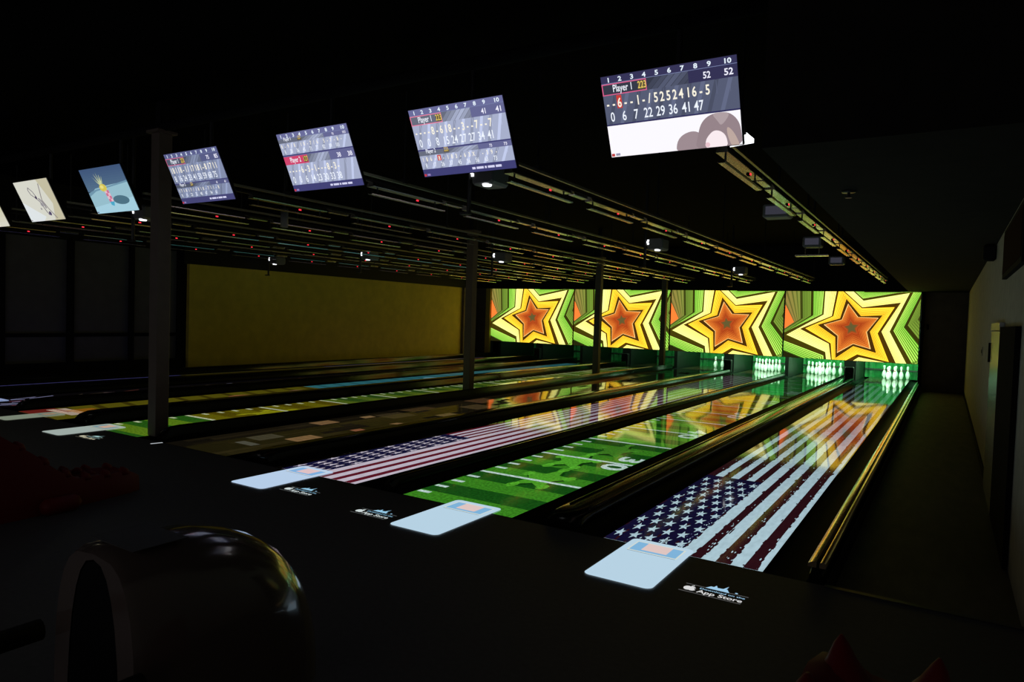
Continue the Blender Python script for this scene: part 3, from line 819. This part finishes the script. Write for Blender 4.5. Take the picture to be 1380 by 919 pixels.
s3 = score_art([dict(v=(.092, .36), nf=.25, name='Player 1', n='127', t='91', t2='101', throws='8-9/8 18-7/6 5-7-8-', cum=['8', '28', '36', '45', '71', '77', '82', '89', '101']),
                dict(v=(.39, .885), name='Player 2', n='127', t='38', t2='38', on=2, throws='----6-3-1---8-3-', cum=['0', '0', '6', '14', '23', '30', '33', '38'])],
               (208, 70, 110), BODY, HD, bottom=.89, bgbot=(66, 66, 118))
s4 = score_art([dict(v=(.092, .585), name='Player 1', n='223', t='75', t2='85', on=1, throws='18118-1/17181-81711', cum=['8', '16', '24', '33', '41', '50', '59', '68', '75']),
                dict(v=(.612, .885), nf=.25, name='Player 2', n='223', t='61', t2='61', throws='171817/1818-711-8', cum=['8', '15', '23', '32', '40', '47', '54', '61'])],
               (210, 100, 140), (132, 142, 172), (88, 92, 134), bottom=.89, bgbot=(70, 70, 118))
MON = [(-.728, 2.858, s1, 'large score monitor showing one player above a bright photo of two heads, rightmost'),
       (-2.404, 2.853, s2, 'score monitor with two players, second from the right'),
       (-3.984, 2.839, s3, 'score monitor with a pink highlighted lower player row, third from the right'),
       (-5.77, 2.827, s4, 'score monitor beside the near column, with two small player tables'),
       (-7.515, 2.81, pineapple(), 'monitor showing a yellow spiky-topped fruit on blue, left of the column'),
       (-9.201, 2.786, sketch(), 'monitor showing grey sketch marks on a white ground'),
       (-10.75, 2.76, cream(), 'cream-white monitor cut by the left edge of the photo')]
ct, st = math.cos(MT), math.sin(MT)
def tilt(x, d, z): return (x, d * ct - z * st, d * st + z * ct)     # d = depth behind the screen
for mx, mz, art, lab in MON:
    t = thing('score_monitor', lab, 'monitor', (mx, MY, mz), 'monitors over the approach')
    b = MB()
    e = .006
    fr = [(-MW / 2 - e, -MH / 2 - e), (MW / 2 + e, -MH / 2 - e), (MW / 2 + e, MH / 2 + e), (-MW / 2 - e, MH / 2 + e)]
    bk = [(px * .9, pz * .86) for px, pz in fr]
    b.loft([[tilt(px, d, pz) for px, pz in ring] for d, ring in ((.004, fr), (.03, fr), (.07, bk))])
    b.build('casing', M['tv'], t)
    o = art.build('screen', lambda u, v, l: tilt((u - .5) * MW, -.0005 - l * .0005, (.5 - v) * MH), A_SCREEN, t, flip=True)
    b = MB()
    pz = 3.418 - mz
    b.tube((0, .14, .06), (0, .14, pz), .02); b.box(-.08, .08, .05, .18, -.04, .08)
    b.build('mounting_pole', M['rail'], t)
b = MB(); b.tube((-14.0, .20, 3.47), (-.06, .20, 3.47), .05, seg=12)
tag(b.build('support_pipe', M['dark_trim'], smooth=True), 'long dark pipe the score monitors hang from', 'pipe')
b = MB(); b.face([(-.42, .40, 2.66), (-.266, .40, 2.672), (-.266, .40, 2.70), (-.325, .40, 2.755), (-.42, .40, 2.755)])  # added glowing plate standing in for a patch of stray light
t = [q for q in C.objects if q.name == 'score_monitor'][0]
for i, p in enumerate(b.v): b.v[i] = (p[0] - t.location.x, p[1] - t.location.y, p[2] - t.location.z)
b.build('stray_light_plate', M['glow'], t)['label'] = 'small glowing white plate for stray light'
b = MB(); b.tube((.40, .20, .02), (.40, .335, -.12), .012, seg=8); b.build('light_plate_arm', M['rail'], t)  # arm added to carry the glowing plate

# ------------------------------------------------------------------ light rails over the lanes
ORD = ['first', 'second', 'third', 'fourth', 'fifth', 'sixth', 'seventh', 'eighth', 'ninth', 'tenth', 'eleventh']
bar0 = None
for i in range(8):
    rx = XC[i] - .02
    t = thing('light_rail', 'long ceiling rail running above the ' + SHORT[i], 'ceiling rail', (rx, .35, 2.74), 'rails hung under the ceiling')
    boxobj('top_rail', -.012, .012, 0, 16.2, .055, .08, M['alu'], t)
    boxobj('lower_rail', -.02, .02, 0, 16.2, .0, .02, M['rail'], t)
    for k in range(6):
        b = MB(); y = .8 + k * 3.05
        b.tube((0, y, .081), (0, y, 1.01), .009, seg=6); b.box(-.03, .03, y - .03, y + .03, .07, .11)
        b.build('hanger', M['rail'], t)
    for k in range(10):
        y = .66 + k * 1.55
        lab = '%s light bar from the near end of the rail above the %s' % (ORD[k], SHORT[i])
        if bar0 is None:
            bar0 = thing('hanging_light_bar', lab, 'light bar', (rx, y, 2.62), 'light bars on the ceiling rails')
            b = MB(); b.loft([[(-.03, yy, .12), (-.045, yy, .082), (-.042, yy, .075), (.042, yy, .075), (.045, yy, .082), (.03, yy, .12)] for yy in (0, 1.08)]); b.build('housing', M['tray'], bar0)
            b = MB()
            b.loft([[(-.030, yy, .008), (-.022, yy, 0), (.022, yy, 0), (.030, yy, .008), (.028, yy, .011), (.020, yy, .004), (-.020, yy, .004), (-.028, yy, .011)] for yy in (0, 1.15)])
            b.build('reflector_tray', M['tray'], bar0)
            for yy in (.1, 1.0):
                b = MB(); b.tube((0, yy, .006), (0, yy, .08), .008, seg=6); b.build('bracket', M['rail'], bar0)
            b = MB(); b.box(-.035, .035, 1.16, 1.46, .08, .12, .006); b.build('junction_box', M['tray'], bar0)
            b = MB(); b.box(.018, .044, .62, .68, .028, .052, .005); ic = b.build('indicator_case', M['rack'], bar0)
            b = MB(); b.box(.044, .050, .635, .668, .033, .048); b.build('red_indicator', M['led'], ic)
        else:
            dup(bar0, (rx, y, 2.62), lab)

# ------------------------------------------------------------------ ceiling projectors
def projector(x, y, z, lab, lit=True):
    t = thing('ceiling_projector', lab, 'projector', (x, y, z), 'projectors hung between the rails')
    b = MB(); b.box(-.13, .13, -.15, .15, -.09, .10, .025); bd = b.build('body', M['proj'], t)
    b = MB(); b.tube((-.17, -.12, -.36), (-.17, -.12, 3.74 - z), .022); b.box(-.26, -.15, -.15, -.09, -.375, -.35); b.box(-.19, -.10, -.13, -.08, -.02, .02)
    b.build('pole', M['rail'], t)
    b = MB(); b.tube((.03, -.10, -.105), (.03, -.10, -.085), .042, .05, seg=14); b.build('lens', M['glow'] if lit else M['glass'], bd)
    b = MB()
    for px, pz in ((-.115, .055), (-.125, .03), (-.115, .005)): b.box(px - .012, px + .018, -.156, -.146, pz - .014, pz + .014)
    b.build('vent_light', M['glow'] if lit else M['glass'], bd)
PJ = [(-3.06, 1.45, 2.86, 'grey ceiling projector on a pole just below the second monitor from the right'),
      (-3.12, 6.35, 2.70, 'grey ceiling projector with a white lens, halfway down over the flag lane divider'),
      (-3.25, 12.1, 2.70, 'small grey ceiling projector near the far end over the flag lane divider'),
      (-6.53, 7.05, 2.62, 'grey ceiling projector hanging above the second column'),
      (-8.28, 1.0, 2.70, 'ceiling projector with a white spot hidden beside the near column'),
      (-9.9, 6.9, 2.70, 'small ceiling projector left of the second column'),
      (-13.2, 7.1, 2.66, 'yellow-lit ceiling projector in front of the left wall')]
for q in PJ: projector(*q)
t = thing('ceiling_projector', 'dark ceiling pole with an unlit tube below the third monitor from the right', 'projector', (-6.6, 1.85, 2.70), 'projectors hung between the rails')
b = MB(); b.tube((0, 0, -.14), (0, 0, .10), .05, seg=14); b.build('body', M['proj'], t, smooth=True)
b = MB(); b.tube((0, 0, .1), (0, 0, 1.04), .014, seg=8); b.build('pole', M['rail'], t)
for (x, y, z, lab, wd, tr) in [(-.98, 4.6, 2.80, 'nearest flat grey ceiling box between the two right-hand rails', .32, 0), (-1.0, 7.4, 2.72, 'violet-lit ceiling box with a tray, middle of three between the right-hand rails', .28, 1),
                           (-1.05, 10.6, 2.70, 'farthest dim ceiling box between the two right-hand rails', .28, 0)]:
    t = thing('ceiling_box', lab, 'ceiling box', (x, y, z), 'boxes between the right-hand rails')
    b = MB(); b.box(-wd / 2, wd / 2, 0, .25, 0, .17, .02); b.build('case', M['proj'], t)
    b = MB(); b.box(-wd / 2 + .04, wd / 2 - .04, -.008, -.001, .035, .135); b.build('front_glass', M['glass'], t)
    b = MB(); b.tube((0, .12, .17), (0, .12, 3.74 - z), .015); b.build('pole', M['rail'], t)
    if tr:
        b = MB(); b.box(-.24, .24, .0, .14, -.14, -.12); b.tube((-.1, .07, -.12), (-.1, .07, .01), .01); b.tube((.1, .07, -.12), (.1, .07, .01), .01)
        b.build('tray', M['tray'], t)

# ------------------------------------------------------------------ columns
XCOL = -6.49
for y, lab, s in [(.22, 'pale brown square column standing nearest, at the foot of the lanes', .155), (6.1, 'grey square column halfway down the lanes', .15),
                  (11.6, 'square column third from the near end, in front of a star panel', .15), (16.35, 'square column farthest away, standing at the star panels', .15)]:
    t = thing('support_column', lab, 'column', (XCOL - (.21 if y < 1 else .1), y, 0), 'columns along the middle divider')
    boxobj('shaft', -s / 2, s / 2, -s / 2, s / 2, -.128 if y > 1 else 0, 3.4 if y < 1 else 3.0, M['column'], t, bev=.006)
    boxobj('top_plate', -s * .75, s * .75, -s * .75, s * .75, 3.4 if y < 1 else 3.0, 3.43 if y < 1 else 3.03, M['column'], t)
    boxobj('beam_post', -.05, .05, -.05, .05, 3.43 if y < 1 else 3.03, 3.75, M['black'], t)

# ------------------------------------------------------------------ right wall furniture
t = thing('wall_cupboard', 'tall cupboard set in the right wall with one glossy white and one dark door', 'cupboard', (1.262, 3.05, -.13))
boxobj('white_door', -.012, .02, .04, 1.36, .005, 1.62, M['door_white'], t)['label'] = 'glossy white door'
boxobj('dark_door', -.012, .02, -1.6, .03, .005, 1.66, M['door_dark'], t)['label'] = 'dark door'
boxobj('top_rim', -.016, .02, .035, 1.4, 1.63, 1.70, M['door_white'], t)
boxobj('hinge_plate', -.03, -.012, 1.365, 1.44, 1.30, 1.50, M['dark_trim'], t)
t = thing('wall_picture', 'dark red-brown framed panel high on the right wall', 'picture', (1.28, 2.25, 1.95))
boxobj('frame', -.03, .004, -.95, .95, 0, .42, M['dark_trim'], t)
boxobj('panel', -.034, -.031, -.9, .9, .04, .38, M['frame_red'], t)
t = thing('wall_switch', 'small light switch on the right wall beyond the cupboard', 'switch', (1.284, 7.2, 1.15))
boxobj('plate', -.01, .0, -.05, .05, 0, .12, M['wall_right'], t); boxobj('rocker', -.016, -.0105, -.02, .02, .035, .085, M['dark_trim'], t)
t = thing('wall_speaker', 'small dark speaker box where the right wall meets the soffit', 'speaker', (1.22, 5.15, 2.28))
boxobj('case', -.06, .062, -.1, .1, 0, .17, M['dark_trim'], t, bev=.015); boxobj('grille', -.05, .05, -.108, -.1, .02, .15, M['black'], t)
t = thing('ceiling_sprinkler', 'small round sprinkler on the underside of the soffit', 'sprinkler', (.222, 1.18, ZT))
b = MB(); b.lathe([(-.012, .045), (0, .05)], seg=18); b.build('rosette', M['rail'], t, smooth=True)
b = MB(); b.lathe([(-.05, .022), (-.045, .024), (-.04, .01), (-.0125, .01)], seg=12); b.build('nozzle', M['rail'], t)
t = thing('wall_latch', 'tiny dark plate on the end wall of the aisle', 'wall plate', (.42, 16.895, 1.55))  # latch plate with a knob on the end wall
boxobj('plate', -.03, .03, -.01, .0, -.07, .07, M['dark_trim'], t); boxobj('knob', -.015, .015, -.05, -.0105, -.015, .015, M['dark_trim'], t)

# ------------------------------------------------------------------ ball return hood
t = thing('ball_return', 'glossy dark rounded ball return hood with an arched black opening, foreground left', 'ball return', (-1.42, -3.14, 0))
def arch(w, h, n=14, z0=0.0, p=2.6):
    pts = []
    for i in range(n + 1):
        q = math.pi * i / n
        cx, sx_ = math.cos(q), math.sin(q)
        pts.append((w / 2 * math.copysign(abs(cx) ** (2 / p), cx), z0 + (h - z0) * abs(sx_) ** (2 / p)))
    return pts
def archring(y, w, h, z0=.0, lean=0.0, p=2.6): return [(px, y + lean * pz, pz) for px, pz in arch(w, h, z0=z0, p=p)]
HH = .70
rings = [archring(-.005, .50, HH - .017, p=3.4), archring(.02, .535, HH, p=3.2), archring(.22, .55, HH, p=3.0)]
for k in range(1, 9):
    q = k / 8 * math.pi / 2
    rings.append(archring(.22 + .62 * math.sin(q), .55 * max(.30, math.cos(q) ** .55), max(.02, HH * math.cos(q) ** .72), p=3.0 - .8 * k / 8))
b = MB(); b.loft(rings, cap=False, closed=False)
# front face with the arched opening
outer = archring(-.005, .50, HH - .017, p=3.4); inner = [(px - .0, -.005, pz) for px, pz in arch(.32, .665, z0=.06, p=2.4)]
n = len(b.v); m_ = len(outer); b.v += outer + inner
for j in range(m_ - 1):
    b.f.append((n + j, n + m_ + j, n + m_ + j + 1, n + j + 1)); b.mi.append(0)
b.face([(-.25, -.005, 0), (-.16, -.005, .06), (.16, -.005, .06), (.25, -.005, 0)])
o = b.build('hood', M['hood'], t, smooth=True); fix_normals(o); smooth_by_angle(o, 50)
b = MB(); b.loft([[(px * .985, y, .06 + (pz - .06) * .99) for px, pz in arch(.32, .665, z0=.06, p=2.4)] for y in (-.002, .3)], cap=True)
o = b.build('opening', M['hoodblack'], t); 
b = MB(); b.face([(-.155, .004, .062), (.155, .004, .062)] + [(px * .97, .004, pz * .99) for px, pz in arch(.32, .665, z0=.06, p=2.4)][1:-1]); b.build('opening_shadow', M['hoodblack'], t)
b = MB(); b.box(-.13, .13, .05, .24, HH + .0003, HH + .003); b.build('top_pad', M['pad'], t)
for s in (-1, 1):
    b = MB(); b.tube((s * .31, -.02, .36), (s * .31, -.95, .36), .036, seg=12)
    b.build('rack_rail', M['rack'], t, smooth=True)
b = MB(); b.tube((.31, -.93, .36), (-.31, -.93, .36), .034, seg=12); b.build('rack_end', M['rack'], t, smooth=True)
b = MB(); b.box(-.06, .06, -.985, -.88, 0, .33, .01); b.build('rack_leg', M['rack'], t)

# ------------------------------------------------------------------ red dragon-shaped ball ramps
def dragon(loc, rz, label, first=None):
    if first: return dup(first, loc, label, rz)
    t = thing('dragon_ramp', label, 'ball ramp', loc, 'red ball ramps', rz)
    # along +y: high tail end at y=0, low snout at y=1.45
    prof = [(0, .585, .17), (.12, .60, .19), (.3, .585, .20), (.52, .53, .205), (.72, .38, .20), (.88, .24, .19), (1.0, .175, .165), (1.2, .16, .14), (1.36, .15, .115), (1.45, .10, .08)]
    b = MB(); rings = []
    for y, h, w in prof:
        r = .065; cd = .4 if y < .2 else 1
        top = [(w, h * .86), (w * .96, h), (w * .72, h + .005), (r, h - .03 * cd), (r * .6, h - .068 * cd), (0, h - .082 * cd), (-r * .6, h - .068 * cd), (-r, h - .03 * cd), (-w * .72, h + .005), (-w * .96, h), (-w, h * .86)]
        base = [(-w * 1.08, .0), (w * 1.08, .0)]
        rings.append([(px, y, pz) for px, pz in top + base])
    b.loft(rings); o = b.build('body', M['dragon'], t, smooth=True); fix_normals(o); smooth_by_angle(o, 45)
    for s in (-1, 1):
        b = MB()
        pts = [(s * .09, .10, .50, .095), (s * .095, .09, .565, .07), (s * .104, .075, .61, .038), (s * .11, .06, .645, .02), (s * .112, .055, .668, .004)]
        b.loft([[(px + rr * math.cos(2 * math.pi * k / 10), py + rr * 1.3 * math.sin(2 * math.pi * k / 10), pz) for k in range(10)] for px, py, pz, rr in pts])
        b.build('horn', M['dragon'], t, smooth=True)
        for k in range(9):
            y = .25 + k * .135
            h = [q for q in prof if q[0] <= y][-1]; g = [q for q in prof if q[0] >= y][0]
            f = 0 if g[0] == h[0] else (y - h[0]) / (g[0] - h[0])
            zz = h[1] + (g[1] - h[1]) * f; wd = h[2] + (g[2] - h[2]) * f
            b = MB(); b.loft([[(s * wd * .84 + rr * math.cos(2 * math.pi * q / 8), y + dy + rr * 1.4 * math.sin(2 * math.pi * q / 8), zz + dz) for q in range(8)] for dz, rr, dy in ((-.02, .03, 0), (.012, .024, -.005), (.034, .006, -.015))])
            b.build('spike', M['dragon'], t, smooth=True)
        b = MB(); b.lathe([(0, .03), (.02, .028), (.034, .01)], seg=10)
        b.build('eye_bump', M['dragon'], t, smooth=True, loc=(s * .085, 1.12, .155))
        for yy in (.18, .85):
            b = MB(); b.box(s * .235 - .05, s * .235 + .05, yy - .10, yy + .12, 0, .10, .03); b.build('foot', M['dragon'], t, smooth=True)
    return t
d0 = dragon((-4.62, -2.87, 0), .03, 'dark red spiky dragon-shaped ball ramp on the approach at the left edge')
d0.scale = (1.15, 1.15, 1.15)
d1 = dragon((.775, -2.22, 0), math.pi, 'dark red horned ball ramp cut by the bottom right edge', d0)
d1.scale = (1, 1, 1)

# ------------------------------------------------------------------ lights
def area(name, loc, rot, sx, sy, col, power):
    l = bpy.data.lights.new(name, 'AREA'); l.shape = 'RECTANGLE'; l.size = sx; l.size_y = sy; l.color = col; l.energy = power
    o = bpy.data.objects.new(name, l); C.objects.link(o); o.location = loc; o.rotation_euler = rot; return o
PW = [85, 85, 80, 45, 14, 10, 8, 6]
for i in range(8):
    area('pin_deck_lamp', (XC[i], 17.25, 1.0), (math.radians(-115 + 180), 0, 0), .9, .08, (.55, 1, .62), PW[i] * .8)
    area('pit_lamp', (XC[i], 18.8, 1.25), (math.radians(25), 0, 0), .9, .15, (.06, 1, .2), PW[i] * .3)
w = bpy.data.worlds.new('hall_gloom'); SC.world = w; w.use_nodes = True
bg = w.node_tree.nodes['Background']; bg.inputs[0].default_value = (.95, .93, 1, 1); bg.inputs[1].default_value = .15

# ------------------------------------------------------------------ camera
cam = bpy.data.cameras.new('camera'); co = bpy.data.objects.new('camera', cam); C.objects.link(co)
R_ = Vector((.84582274, .53249298, .03217323)); U_ = Vector((-.04655426, .01359884, .99882319)); F_ = Vector((-.53142882, .84632517, -.03629203))
mt = Matrix(((R_.x, U_.x, -F_.x, .8652), (R_.y, U_.y, -F_.y, -4.3011), (R_.z, U_.z, -F_.z, 1.4904), (0, 0, 0, 1)))
co.matrix_world = mt
cam.sensor_fit = 'HORIZONTAL'; cam.sensor_width = 36; cam.lens = 933.3536 / 1380 * 36
cam.clip_start = .05; cam.clip_end = 100
SC.camera = co
SC.view_settings.view_transform = 'Standard'
SC.view_settings.look = 'None'
SC.cycles.use_denoising = True
SC.cycles.max_bounces = 6
